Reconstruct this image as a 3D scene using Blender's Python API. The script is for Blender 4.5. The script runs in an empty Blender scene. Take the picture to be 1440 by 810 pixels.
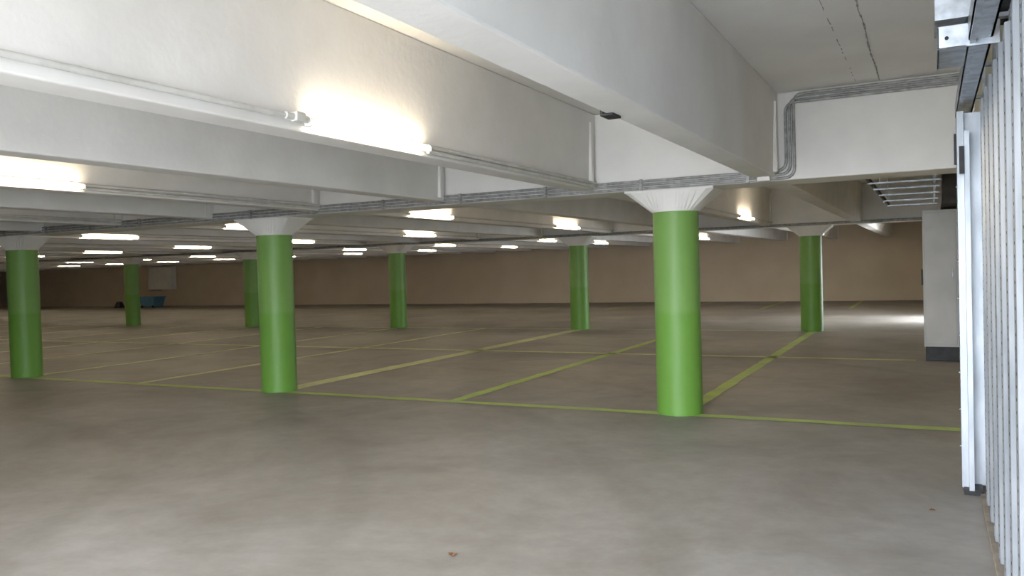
import bpy, bmesh, math, random
from mathutils import Vector, Matrix
random.seed(4)
sc = bpy.context.scene
sc.view_settings.view_transform = 'Standard'

# ------------------------------------------------------------------ materials
def new_mat(name):
    m = bpy.data.materials.new(name); m.use_nodes = True
    nt = m.node_tree; b = nt.nodes['Principled BSDF']
    return m, nt, b
def noise_mat(name, c1, c2, scale=3, rough=0.7, metal=0.0, detail=6, bump=0.0, bscale=60, lo=0.35, hi=0.65, spec=0.3, stretch=(1,1,1)):
    m, nt, b = new_mat(name)
    tc = nt.nodes.new('ShaderNodeTexCoord')
    mp = nt.nodes.new('ShaderNodeMapping'); mp.inputs['Scale'].default_value = stretch
    nt.links.new(tc.outputs['Object'], mp.inputs[0])
    n = nt.nodes.new('ShaderNodeTexNoise'); n.inputs['Scale'].default_value = scale; n.inputs['Detail'].default_value = detail
    nt.links.new(mp.outputs[0], n.inputs['Vector'])
    r = nt.nodes.new('ShaderNodeValToRGB')
    r.color_ramp.elements[0].position = lo; r.color_ramp.elements[1].position = hi
    r.color_ramp.elements[0].color = (*c1, 1); r.color_ramp.elements[1].color = (*c2, 1)
    nt.links.new(n.outputs['Fac'], r.inputs[0]); nt.links.new(r.outputs[0], b.inputs['Base Color'])
    b.inputs['Roughness'].default_value = rough; b.inputs['Metallic'].default_value = metal
    b.inputs['Specular IOR Level'].default_value = spec
    if bump > 0:
        n2 = nt.nodes.new('ShaderNodeTexNoise'); n2.inputs['Scale'].default_value = bscale; n2.inputs['Detail'].default_value = 4
        nt.links.new(mp.outputs[0], n2.inputs['Vector'])
        bp = nt.nodes.new('ShaderNodeBump'); bp.inputs['Strength'].default_value = bump; bp.inputs['Distance'].default_value = 0.01
        nt.links.new(n2.outputs['Fac'], bp.inputs['Height']); nt.links.new(bp.outputs[0], b.inputs['Normal'])
    return m

M = {}
M['white'] = noise_mat('painted_concrete', (.72,.70,.67), (.79,.77,.74), 1.5, .75, bump=.15, bscale=25)
M['rib'] = noise_mat('painted_rib', (.71,.69,.66), (.78,.76,.73), 2.0, .7, bump=.2, bscale=20)
M['wall'] = noise_mat('wall_paint', (.62,.51,.38), (.68,.57,.43), .8, .8, bump=.1)
M['wallr'] = noise_mat('wall_paint_side', (.70,.64,.50), (.76,.70,.56), .8, .8, bump=.1)
M['galv'] = noise_mat('galvanised_steel', (.36,.39,.43), (.56,.60,.66), 14, .40, metal=.9, detail=3)
M['gate'] = noise_mat('gate_galvanised_sheet', (.48,.53,.60), (.72,.77,.85), 9, .42, metal=.88, detail=3, stretch=(1,1,.25))
M['stile'] = noise_mat('gate_stile_steel', (.26,.28,.30), (.38,.40,.43), 9, .45, metal=.85, detail=3, stretch=(1,1,.25))
M['galvd'] = noise_mat('conduit_steel', (.24,.24,.23), (.40,.40,.39), 20, .5, metal=.3)
M['pvc'] = noise_mat('pvc_grey', (.52,.51,.48), (.62,.61,.58), 8, .5)
M['seam'] = noise_mat('seam_dark', (.16,.16,.16), (.45,.45,.44), 25, .9)
M['black'] = noise_mat('black_plastic', (.012,.012,.013), (.03,.03,.03), 10, .5)
M['dark'] = noise_mat('dark_grey', (.05,.045,.04), (.09,.08,.07), 5, .7)
M['cab'] = noise_mat('cabinet_grey', (.42,.42,.41), (.50,.50,.49), 2, .45)
M['boxw'] = noise_mat('box_white', (.78,.76,.70), (.84,.82,.76), 2, .5)
M['blue'] = noise_mat('blue_plastic', (.09,.22,.34), (.12,.28,.42), 4, .5)
M['leaf'] = noise_mat('dry_leaf', (.18,.08,.03), (.30,.14,.06), 40, .8)
M['asph'] = noise_mat('outside_paving', (.30,.30,.29), (.40,.40,.39), 4, .9)
M['sill'] = noise_mat('sill_brown', (.24,.20,.16), (.34,.30,.25), 12, .7)
M['fixt'] = noise_mat('fixture_white', (.72,.72,.70), (.78,.78,.76), 5, .4)

# green column paint: two coats
m, nt, b = new_mat('green_paint')
tc = nt.nodes.new('ShaderNodeTexCoord'); sep = nt.nodes.new('ShaderNodeSeparateXYZ')
nt.links.new(tc.outputs['Object'], sep.inputs[0])
n = nt.nodes.new('ShaderNodeTexNoise'); n.inputs['Scale'].default_value = 3
nt.links.new(tc.outputs['Object'], n.inputs['Vector'])
r = nt.nodes.new('ShaderNodeValToRGB')
r.color_ramp.elements[0].position = .40; r.color_ramp.elements[0].color = (.148,.335,.052,1)
r.color_ramp.elements[1].position = .42; r.color_ramp.elements[1].color = (.185,.360,.085,1)
dv = nt.nodes.new('ShaderNodeMath'); dv.operation = 'MULTIPLY'; dv.inputs[1].default_value = .38
nt.links.new(sep.outputs['Z'], dv.inputs[0]); nt.links.new(dv.outputs[0], r.inputs[0])
mx = nt.nodes.new('ShaderNodeMix'); mx.data_type = 'RGBA'; mx.blend_type = 'MULTIPLY'; mx.inputs[0].default_value = .12
nt.links.new(r.outputs[0], mx.inputs[6]); nt.links.new(n.outputs['Fac'], mx.inputs[7])
nt.links.new(mx.outputs[2], b.inputs['Base Color']); b.inputs['Roughness'].default_value = .5
M['green'] = m

# floor concrete
def concrete_nodes(nt):
    tc = nt.nodes.new('ShaderNodeTexCoord')
    n1 = nt.nodes.new('ShaderNodeTexNoise'); n1.inputs['Scale'].default_value = .5; n1.inputs['Detail'].default_value = 9; n1.inputs['Roughness'].default_value = .66; n1.inputs['Distortion'].default_value = .5
    nt.links.new(tc.outputs['Object'], n1.inputs['Vector'])
    r1 = nt.nodes.new('ShaderNodeValToRGB')
    e = r1.color_ramp.elements
    e[0].position = .33; e[0].color = (.275,.252,.228,1)
    e[1].position = .68; e[1].color = (.42,.403,.382,1)
    k = e.new(.50); k.color = (.345,.326,.302,1)
    nt.links.new(n1.outputs['Fac'], r1.inputs[0])
    n2 = nt.nodes.new('ShaderNodeTexNoise'); n2.inputs['Scale'].default_value = 4; n2.inputs['Detail'].default_value = 9; n2.inputs['Roughness'].default_value = .72
    nt.links.new(tc.outputs['Object'], n2.inputs['Vector'])
    r2 = nt.nodes.new('ShaderNodeValToRGB')
    r2.color_ramp.elements[0].position = .3; r2.color_ramp.elements[0].color = (.83,.82,.80,1)
    r2.color_ramp.elements[1].position = .65; r2.color_ramp.elements[1].color = (1.06,1.06,1.06,1)
    nt.links.new(n2.outputs['Fac'], r2.inputs[0])
    mx = nt.nodes.new('ShaderNodeMix'); mx.data_type = 'RGBA'; mx.blend_type = 'MULTIPLY'; mx.inputs[0].default_value = 1
    nt.links.new(r1.outputs[0], mx.inputs[6]); nt.links.new(r2.outputs[0], mx.inputs[7])
    # faint tyre arcs
    mp = nt.nodes.new('ShaderNodeMapping'); mp.inputs['Location'].default_value = (9.5, -1.0, 0)
    nt.links.new(tc.outputs['Object'], mp.inputs[0])
    wv = nt.nodes.new('ShaderNodeTexWave'); wv.wave_type = 'RINGS'; wv.rings_direction = 'Z'; wv.inputs['Scale'].default_value = .16; wv.inputs['Distortion'].default_value = .8; wv.inputs['Detail'].default_value = 1
    nt.links.new(mp.outputs[0], wv.inputs['Vector'])
    r3 = nt.nodes.new('ShaderNodeValToRGB')
    r3.color_ramp.elements[0].position = .93; r3.color_ramp.elements[0].color = (1,1,1,1)
    r3.color_ramp.elements[1].position = .99; r3.color_ramp.elements[1].color = (.93,.93,.92,1)
    nt.links.new(wv.outputs['Fac'], r3.inputs[0])
    mx2 = nt.nodes.new('ShaderNodeMix'); mx2.data_type = 'RGBA'; mx2.blend_type = 'MULTIPLY'; mx2.inputs[0].default_value = 1
    nt.links.new(mx.outputs[2], mx2.inputs[6]); nt.links.new(r3.outputs[0], mx2.inputs[7])
    rr = nt.nodes.new('ShaderNodeMapRange'); rr.inputs['To Min'].default_value = .42; rr.inputs['To Max'].default_value = .68
    nt.links.new(n2.outputs['Fac'], rr.inputs['Value'])
    return tc, mx2.outputs[2], rr.outputs[0]
m, nt, b = new_mat('concrete_floor')
tc, col, rg = concrete_nodes(nt)
nt.links.new(col, b.inputs['Base Color']); nt.links.new(rg, b.inputs['Roughness']); b.inputs['Specular IOR Level'].default_value = .35
M['floor'] = m
def line_mat(name, c, wear):
    m, nt, b = new_mat(name)
    tc, col, rg = concrete_nodes(nt)
    n = nt.nodes.new('ShaderNodeTexNoise'); n.inputs['Scale'].default_value = 2.2; n.inputs['Detail'].default_value = 10; n.inputs['Roughness'].default_value = .75
    nt.links.new(tc.outputs['Object'], n.inputs['Vector'])
    r = nt.nodes.new('ShaderNodeMapRange'); r.inputs['From Min'].default_value = .40; r.inputs['From Max'].default_value = .62
    r.inputs['To Min'].default_value = wear; r.inputs['To Max'].default_value = wear*.55
    nt.links.new(n.outputs['Fac'], r.inputs['Value'])
    mx = nt.nodes.new('ShaderNodeMix'); mx.data_type = 'RGBA'
    nt.links.new(r.outputs[0], mx.inputs[0]); nt.links.new(col, mx.inputs[6]); mx.inputs[7].default_value = (*c, 1)
    nt.links.new(mx.outputs[2], b.inputs['Base Color']); b.inputs['Roughness'].default_value = .6
    return m
M['line'] = line_mat('yellow_line_paint', (.50,.70,.16), .95)
M['linef'] = line_mat('faded_line_paint', (.72,.78,.40), 1.0)

TUBE = 46.0
m, nt, b = new_mat('tube_glow')
b.inputs['Base Color'].default_value = (.9,.9,.85,1)
b.inputs['Emission Color'].default_value = (1, .84, .60, 1); b.inputs['Emission Strength'].default_value = TUBE
M['tube'] = m

# ------------------------------------------------------------------ mesh builder
class MB:
    def __init__(s, mats): s.v=[]; s.f=[]; s.mi=[]; s.sm=[]; s.mats=mats
    def add(s, vs, fs, mat, smooth=False):
        o=len(s.v); s.v += [tuple(v) for v in vs]
        for f in fs: s.f.append([i+o for i in f]); s.mi.append(s.mats.index(mat)); s.sm.append(smooth)
    def box(s, x0,x1,y0,y1,z0,z1, mat):
        vs=[(x0,y0,z0),(x1,y0,z0),(x1,y1,z0),(x0,y1,z0),(x0,y0,z1),(x1,y0,z1),(x1,y1,z1),(x0,y1,z1)]
        s.add(vs,[(0,3,2,1),(4,5,6,7),(0,1,5,4),(1,2,6,5),(2,3,7,6),(3,0,4,7)],mat)
    def prism(s, bot, top, z0, z1, mat):
        n=len(bot); vs=[(x,y,z0) for x,y in bot]+[(x,y,z1) for x,y in top]
        fs=[tuple(range(n-1,-1,-1)),tuple(range(n,2*n))]+[(i,(i+1)%n,n+(i+1)%n,n+i) for i in range(n)]
        s.add(vs,fs,mat)
    def cyl(s, p, axis, r, l, mat, n=24, r2=None):
        r2 = r if r2 is None else r2
        ax={'x':Vector((1,0,0)),'y':Vector((0,1,0)),'z':Vector((0,0,1))}[axis]
        a=Vector((0,0,1)) if axis!='z' else Vector((1,0,0)); bb=ax.cross(a); p=Vector(p)
        vs=[p+(a*math.cos(t)+bb*math.sin(t))*r for t in [2*math.pi*i/n for i in range(n)]]
        vs+=[p+ax*l+(a*math.cos(t)+bb*math.sin(t))*r2 for t in [2*math.pi*i/n for i in range(n)]]
        s.add(vs,[(i,(i+1)%n,n+(i+1)%n,n+i) for i in range(n)],mat,True)
        s.add(vs[:n],[tuple(range(n-1,-1,-1))],mat); s.add(vs[n:],[tuple(range(n))],mat)
    def obj(s, name, loc=(0,0,0), bevel=0):
        me=bpy.data.meshes.new(name); me.from_pydata(s.v,[],s.f)
        for k in s.mats: me.materials.append(M[k])
        for p,i,q in zip(me.polygons,s.mi,s.sm): p.material_index=i; p.use_smooth=q
        bm=bmesh.new(); bm.from_mesh(me); bmesh.ops.recalc_face_normals(bm,faces=bm.faces); bm.to_mesh(me); bm.free()
        o=bpy.data.objects.new(name,me); o.location=loc; sc.collection.objects.link(o)
        if bevel:
            md=o.modifiers.new('bevel','BEVEL'); md.width=bevel; md.segments=2; md.limit_method='ANGLE'; md.angle_limit=math.radians(40)
        return o
def inst(o, loc, name=None):
    c=bpy.data.objects.new(name or o.name.split('.')[0], o.data); c.location=loc; sc.collection.objects.link(c)
    for md in o.modifiers:
        n=c.modifiers.new(md.name,'BEVEL'); n.width=md.width; n.segments=2; n.limit_method='ANGLE'; n.angle_limit=md.angle_limit
    return c
def arc_path(pts, rad, seg=6):
    pts=[Vector(p) for p in pts]; out=[pts[0]]
    for i in range(1,len(pts)-1):
        a=(pts[i-1]-pts[i]).normalized(); c=(pts[i+1]-pts[i]).normalized()
        p0=pts[i]+a*rad; p1=pts[i]+c*rad
        for k in range(seg+1):
            t=k/seg; out.append(p0*(1-t)**2+pts[i]*2*t*(1-t)+p1*t*t)
    out.append(pts[-1]); return out
def pipes(name, runs, r, mat):
    cu=bpy.data.curves.new(name,'CURVE'); cu.dimensions='3D'; cu.bevel_depth=r; cu.bevel_resolution=3; cu.use_fill_caps=True
    for run in runs:
        sp=cu.splines.new('POLY'); sp.points.add(len(run)-1)
        for i,p in enumerate(run): sp.points[i].co=(*p,1)
    cu.materials.append(M[mat]); o=bpy.data.objects.new(name,cu); sc.collection.objects.link(o); return o

# ------------------------------------------------------------------ layout constants
CX0, CSP = -2.42, 5.64
R1, R2, YF = 8.58, 19.5, 34.2
YB = -1.6
XL, XR = -58.0, 0.36
ZC = 3.22; ZG = 2.37; ZR = 2.41
RIB0, RSP, RW = -1.45, 1.89, .22

def simple_box(name, x0,x1,y0,y1,z0,z1, mat, bevel=0):
    mb=MB([mat]); mb.box(x0,x1,y0,y1,z0,z1,mat); return mb.obj(name,bevel=bevel)
simple_box('floor', XL-.3, XR+.3, YB-.3, YF+.3, -.3, 0, 'floor')
simple_box('ground_outside', XL-.3, 30, -40, YB-.3, -.3, -.01, 'asph')
simple_box('added_side_ground', XR+.3, 6, 19, 29, -.3, -.01, 'asph')  # unseen slab added outside the side opening to cut light from below
simple_box('added_sky_blocker', XR+.3, 2.1, 21.2, 26.0, 2.25, 2.37, 'white')  # unseen slab added to block high sky and dim the side opening
simple_box('ceiling', XL-.3, XR+.3, YB-.3, YF+.3, ZC, ZC+.3, 'white')
simple_box('wall_far', XL-.3, XR+.3, YF, YF+.3, 0, ZC, 'wall')
simple_box('wall_left', XL-.3, XL, YB, YF, 0, ZC, 'wall')
mb=MB(['wallr'])
mb.box(XR,XR+.3, YB, 22.3, 0, ZC, 'wallr'); mb.box(XR,XR+.3, 24.7, YF, 0, ZC, 'wallr'); mb.box(XR,XR+.3, 22.3, 24.7, 2.0, ZC, 'wallr')
mb.obj('wall_right')
mb=MB(['white']); OX0=-4.0; OX1=.25
mb.box(XL, OX0, YB-.3, YB, 0, ZC, 'white'); mb.box(OX1, XR, YB-.3, YB, 0, ZC, 'white'); mb.box(OX0, OX1, YB-.3, YB, 2.95, ZC, 'white')
mb.obj('wall_entrance')

for y,nm in ((R1,0),(R2,1)):
    simple_box('ceiling_girder', XL, XR, y-.27, y+.27, ZG, ZC, 'rib', .015)
x=RIB0
while x>XL+1:
    for (y0,y1) in ((YB,R1-.27),(R1+.27,R2-.27),(R2+.27,YF)):
        mb=MB(['rib']); w0=RW/2; w1=RW/2+.03
        vs=[(x-w0,y0,ZR),(x+w0,y0,ZR),(x+w1,y0,ZC),(x-w1,y0,ZC),(x-w0,y1,ZR),(x+w0,y1,ZR),(x+w1,y1,ZC),(x-w1,y1,ZC)]
        mb.add(vs,[(0,1,2,3),(4,7,6,5),(0,4,5,1),(1,5,6,2),(2,6,7,3),(3,7,4,0)],'rib')
        if x>-12:
            mb.box(x-w1-.012,x+w1+.012,y1-.16,y1-.09,ZR+.03,ZC-.1,'rib')
        mb.obj('ceiling_rib', bevel=.012)
    x-=RSP

def column():
    mb=MB(['green','white'])
    mb.cyl((0,0,0),'z',.24,2.14,'green',48)
    n=48; bot=[];top=[]
    hx,hy=.47,.27
    for i in range(n):
        t=2*math.pi*(i+.5)/n; c,s=math.cos(t),math.sin(t)
        bot.append((.245*c,.245*s)); q=1/max(abs(c)/hx,abs(s)/hy); top.append((c*q,s*q))
    mb.prism(bot,top,2.14,ZG-.02,'white')
    mb.box(-hx,hx,-hy,hy,ZG-.02,ZG,'white')
    return mb
c0=column().obj('concrete_column',(CX0,R1,0))
for y in (R1,R2):
    for k in range(0,9):
        if y==R1 and k==0: continue
        inst(c0,(CX0-CSP*k,y,0))

# floor markings
def strip(mb,x0,x1,y0,y1,mat):
    L=max(x1-x0,y1-y0); n=max(2,int(L/.25)); z=.004
    vs=[];fs=[]
    for i in range(n+1):
        t=i/n; j=random.uniform(-.012,.012); j2=random.uniform(-.012,.012)
        if (x1-x0)>(y1-y0): vs+=[(x0+(x1-x0)*t,y0+j,z),(x0+(x1-x0)*t,y1+j2,z)]
        else: vs+=[(x0+j,y0+(y1-y0)*t,z),(x1+j2,y0+(y1-y0)*t,z)]
    for i in range(n): fs.append((2*i,2*i+1,2*i+3,2*i+2))
    mb.add(vs,fs,mat)
mb=MB(['line','linef'])
strip(mb,-45,XR-.02,R1-.19,R1-.04,'line')
yc=(R1+R2)/2
strip(mb,-45,XR-.6,yc-.09,yc+.09,'linef')
strip(mb,-45,-2,R2-.06,R2+.06,'linef')
for i in range(0,16):
    xx=CX0+.04-CSP/2*i
    mt='line' if i in (0,1) else 'linef'
    w=.08 if i!=2 else .15
    strip(mb,xx-w,xx+w,R1-.04,R2-.06,mt)
    strip(mb,xx-.06,xx+.06,28.6,YF-.3,'line')
mb.obj('parking_line_markings')

# fluorescent fittings on every second rib
def fitting():
    mb=MB(['fixt','tube','pvc'])
    mb.box(-.025,.0,-.62,.62,.005,.05,'fixt')
    mb.box(0,.040,-.64,-.61,.0,.04,'fixt'); mb.box(0,.040,.61,.64,.0,.04,'fixt')
    mb.cyl((.030,-.61,.018),'y',.021,1.22,'tube',14)
    return mb
f0=None
for yy in (4.33,10.9,16.3,23.5,28.2):
    k=0
    while True:
        xx=RIB0-RSP-2*RSP*k+RW/2+.03
        if xx < -1.67*yy-9: break
        if f0 is None: f0=fitting().obj('fluorescent_light',(xx,yy,ZR+.03))
        else: inst(f0,(xx,yy,ZR+.03))
        k+=1
k=0
while k<9:
    xx=RIB0-RSP-2*RSP*k+RW/2+.036
    z=ZR+.065
    runs=[[Vector((xx,YB+.1,z)),Vector((xx,3.60,z))],[Vector((xx,4.97,z)),Vector((xx,R1-.32,z))],
          [Vector((xx,4.97,z-.035)),Vector((xx,R1-.32,z-.035))]]
    o=pipes('conduit_pipe',runs,.016,'pvc')
    runs=[[Vector((xx,R1+.3,z)),Vector((xx,10.27,z))],[Vector((xx,11.53,z)),Vector((xx,15.67,z))],[Vector((xx,16.93,z)),Vector((xx,R2-.3,z))]]
    pipes('conduit_pipe',runs,.012,'pvc')
    mb=MB(['pvc'])
    mb.box(-.01,.040,-.04,.04,-.025,.03,'pvc'); mb.cyl((.008,-.10,.002),'y',.021,.18,'pvc',14)
    mb.obj('junction_box',(xx,3.61,z),.006)
    k+=1

# galvanised conduit bundle along first girder, with its clamps
gy=R1-.27-.02
runs=[]
for j in range(3):
    zz=ZG+.02+.037*j; zt=ZC-.07-.037*j
    runs.append(arc_path([(-45,gy,zz),(-1.16-.037*j,gy,zz),(-1.16-.037*j,gy,zt+.034),(XR-.05,gy,zt+.034)],.10))
pipes('conduit_bundle',runs,.0145,'galvd')
mb=MB(['galvd'])
xx=-1.6
while xx>-30:
    mb.box(xx-.015,xx+.015,gy-.02,gy+.018,ZG+.0,ZG+.115,'galvd'); xx-=1.1
mb.obj('conduit_clamps')
simple_box('junction_box', -1.50,-1.38,gy-.075,gy-.017,ZG+.0,ZG+.07,'white',.005)
pipes('conduit_pipe',[[Vector((-45,R2-.31,ZG+.03)),Vector((XR-.05,R2-.31,ZG+.03))]],.03,'galvd')
mb=MB(['black']); mb.box(RIB0-.125,RIB0-.06,4.19,4.32,ZR-.015,ZR-.001,'black'); mb.box(RIB0-.135,RIB0-.120,4.19,4.32,ZR-.015,ZR+.03,'black'); mb.obj('rib_clip',bevel=.003)

def seam(name,x,y0,y1,w,gap=False):
    mb=MB(['seam']); n=int((y1-y0)/.06); z=ZC-.003; prev=None; jx=0
    for i in range(n):
        jx=jx*.8+random.uniform(-.003,.003); ww=w*random.uniform(.4,1.4); y=y0+(y1-y0)*i/n
        cur=((x+jx-ww/2,y,z),(x+jx+ww/2,y,z))
        if prev and not (gap and random.random()<.45): mb.add([prev[0],prev[1],cur[1],cur[0]],[(0,1,2,3)],'seam')
        prev=cur
    mb.obj(name)
seam('ceiling_joint_seam',-.40,1.5,R1-.28,.013)
seam('ceiling_joint_seam',-.60,1.5,R1-.28,.007,True)

# ------------------------------------------------------------------ sliding steel gate on the right
XD=.31
mb=MB(['gate','black','stile'])
mb.box(XD,XD+.03,-1.2,6.30,.05,2.56,'gate')
y=-1.1
while y<6.1:
    mb.add([(XD,y,.05),(XD-.028,y+.02,.05),(XD-.028,y+.13,.05),(XD,y+.15,.05),
            (XD,y,2.54),(XD-.028,y+.02,2.54),(XD-.028,y+.13,2.54),(XD,y+.15,2.54)],
           [(0,1,5,4),(1,2,6,5),(2,3,7,6),(0,3,2,1),(4,5,6,7)],'gate')
    mb.box(XD-.010,XD,y+.26,y+.275,.05,2.54,'gate')
    z=.12
    while z<2.5:
        mb.box(XD-.029,XD-.0275,y+.070,y+.080,z,z+.012,'black'); z+=.05
    y+=.36
mb.box(XD-.15,XD-.11,6.20,6.36,.04,2.54,'stile')
mb.box(XD-.11,XD+.03,6.30,6.36,.04,2.54,'stile')
mb.box(XD-.11,XD-.08,6.12,6.20,.04,2.40,'stile')
mb.box(XD-.165,XD-.15,6.24,6.30,2.20,2.40,'black')
mb.box(XD-.14,XD-.11,6.10,6.12,2.12,2.30,'black')
mb.box(XD-.14,XD-.03,6.16,6.34,.0,.045,'black')
for zz in [0.3+.25*i for i in range(9)]:
    mb.cyl((XD-.157,6.29,zz),'x',.010,.01,'stile',10)
mb.obj('sliding_gate',bevel=0)
mb=MB(['galv'])
mb.box(.17,.27,-1.4,6.9,2.60,2.61,'galv'); mb.box(.17,.18,-1.4,6.9,2.60,2.70,'galv'); mb.box(.26,.27,-1.4,6.9,2.60,2.70,'galv')
mb.box(.175,.20,-1.4,6.9,2.58,2.60,'galv')
yy=-1
while yy<7: mb.box(.19,XR-.002,yy,yy+.05,2.70,2.72,'galv'); mb.box(XR-.022,XR-.002,yy,yy+.05,2.60,2.95,'galv'); yy+=1.1
mb.obj('gate_track')
simple_box('gate_sill', XD-.05, XD+.045, -1.4, 6.1, 0, .035, 'sill', .004)
mb=MB(['galv','black','fixt'])
y0=4.45
mb.box(.04,.30,y0,y0+.01,2.57,2.68,'galv'); mb.box(.04,.05,y0,y0+.45,2.57,2.68,'galv'); mb.box(.04,.165,y0,y0+.45,2.57,2.58,'galv')
mb.box(.03,.22,y0+.04,y0+.40,2.72,3.02,'galv')
mb.box(.235,.35,y0-.06,y0+.35,2.73,3.05,'black')
mb.cyl((.29,y0-.12,2.80),'y',.055,.06,'black',20)
for p in ((.08,2.62),(.20,2.62)): mb.cyl((p[0],y0-.008,p[1]),'y',.009,.008,'black',10)
mb.box(.10,.12,y0+.2,y0+.24,3.0,ZC-.002,'galv')
mb.obj('gate_operator',bevel=.003)

# cabinet at right wall
mb=MB(['cab','black','dark','galv'])
mb.box(-.10,XR-.005,14.05,14.75,.0,.22,'black')
mb.box(-.12,XR-.005,14.0,14.8,.22,2.30,'cab')
mb.box(-.10,XR-.03,13.985,14.0,.26,2.26,'cab')
mb.box(-.145,-.12,14.3,14.42,1.15,1.40,'black')
mb.cyl((XR-.08,13.96,1.25),'z',.010,.15,'galv',10)
mb.obj('electrical_cabinet',bevel=.006)
mb=MB(['dark']); mb.box(.16,XR-.002,13.2,14.9,2.34,2.90,'dark'); mb.box(.14,.16,13.2,14.9,2.34,2.38,'dark'); mb.obj('dark_box_over_cabinet',bevel=.005)  # plain dark box above the cabinet, with a thin lip

# cable ladder
mb=MB(['galv','dark'])
zl=2.66
mb.box(-.76,-.73,11.8,18.2,zl-.03,zl+.03,'dark'); mb.box(.04,.07,11.8,18.2,zl-.03,zl+.03,'galv')
for y in (12.3,13.4,14.7,16.2,17.7):
    mb.box(-.76,.12,y,y+.04,zl-.05,zl-.03,'galv')
for y in (12.3,14.9,17.7):
    mb.box(-.755,-.735,y,y+.02,zl,ZC-.002,'galv'); mb.box(.045,.065,y,y+.02,zl,ZC-.002,'galv')
mb.obj('cable_ladder')

# far wall boxes
mb=MB(['boxw','galvd'])
xb=-41.9
mb.box(xb,xb+2.0,YF-.30,YF,1.0,2.35,'boxw'); mb.box(xb+.03,xb+.97,YF-.32,YF-.30,1.03,2.32,'boxw'); mb.box(xb+1.03,xb+1.97,YF-.32,YF-.30,1.03,2.32,'boxw')
mb.cyl((xb-.25,YF-.1,1.0),'z',.05,1.6,'boxw',12); mb.box(xb-.27,xb+.8,YF-.12,YF-.05,.9,.98,'galvd')
mb.obj('wall_switchgear_box',bevel=.01)
mb=MB(['blue','black'])
mb.prism([(-.55,-.3),(.55,-.3),(.55,.3),(-.55,.3)],[(-.65,-.38),(.65,-.38),(.65,.38),(-.65,.38)],.05,.55,'blue')
mb.box(-.70,.70,-.42,.42,.55,.62,'blue')
for sx in (-.45,.45): mb.cyl((sx-.03,-.32,0.06),'x',.06,.06,'black',14)
mb.obj('grit_bin',(-40.1,32.6,0),.01)
mb=MB(['black']); mb.prism([(-.25,-.2),(.25,-.2),(.25,.2),(-.25,.2)],[(-.15,-.1),(.2,-.12),(.15,.1),(-.1,.12)],0,.35,'black'); mb.obj('rubbish_bag',(-42.4,32.2,0),.04)

# leaves
def leaf(loc,rot,s):
    pts=[(0,-1),(.35,-.6),(.75,-.5),(.5,-.1),(.8,.3),(.35,.35),(0,1),(-.35,.4),(-.8,.3),(-.5,-.1),(-.7,-.5),(-.3,-.6)]
    me=bpy.data.meshes.new('dry_leaf'); vs=[(0,0,.25*s)]+[(x*s,y*s,(.05+.5*abs(x)*random.random())*s+.003) for x,y in pts]
    n=len(pts); me.from_pydata(vs,[],[(0,1+i,1+(i+1)%n) for i in range(n)]); me.materials.append(M['leaf'])
    o=bpy.data.objects.new('dry_leaf',me); o.location=loc; o.rotation_euler=(0,0,rot); sc.collection.objects.link(o)
leaf((-2.40,3.86,0),.6,.034); leaf((-.02,5.7,0),1.6,.022)

# ------------------------------------------------------------------ daylight
w=bpy.data.worlds.new('sky'); sc.world=w; w.use_nodes=True
bg=w.node_tree.nodes['Background']; bg.inputs[0].default_value=(.87,.93,1.0,1); bg.inputs[1].default_value=27
def portal(name,loc,rot,sx,sy):
    l=bpy.data.lights.new(name,'AREA'); l.shape='RECTANGLE'; l.size=sx; l.size_y=sy; l.cycles.is_portal=True
    o=bpy.data.objects.new(name,l); o.location=loc; o.rotation_euler=rot; sc.collection.objects.link(o)
portal('sky_portal',((OX0+OX1)/2,YB-.31,1.48),(math.radians(90),0,0),OX1-OX0,2.94)
portal('sky_portal',(XR+.31,23.5,1.0),(0,math.radians(90),0),2.0,2.4)

# ------------------------------------------------------------------ camera
yaw=math.radians(27.15); pitch=math.radians(1.29); roll=math.radians(1.64)
fwd=Vector((-math.sin(yaw)*math.cos(pitch), math.cos(yaw)*math.cos(pitch), -math.sin(pitch)))
right=Vector((math.cos(yaw), math.sin(yaw),0)); up=right.cross(fwd)
r2=right*math.cos(roll)-up*math.sin(roll); u2=up*math.cos(roll)+right*math.sin(roll)
mat=Matrix((( r2.x,u2.x,-fwd.x,0),(r2.y,u2.y,-fwd.y,0),(r2.z,u2.z,-fwd.z,1.58),(0,0,0,1)))
cd=bpy.data.cameras.new('camera'); cd.lens=28.8; cd.sensor_width=36; cd.clip_start=.05; cd.clip_end=300
co=bpy.data.objects.new('camera',cd); co.matrix_world=mat; sc.collection.objects.link(co); sc.camera=co
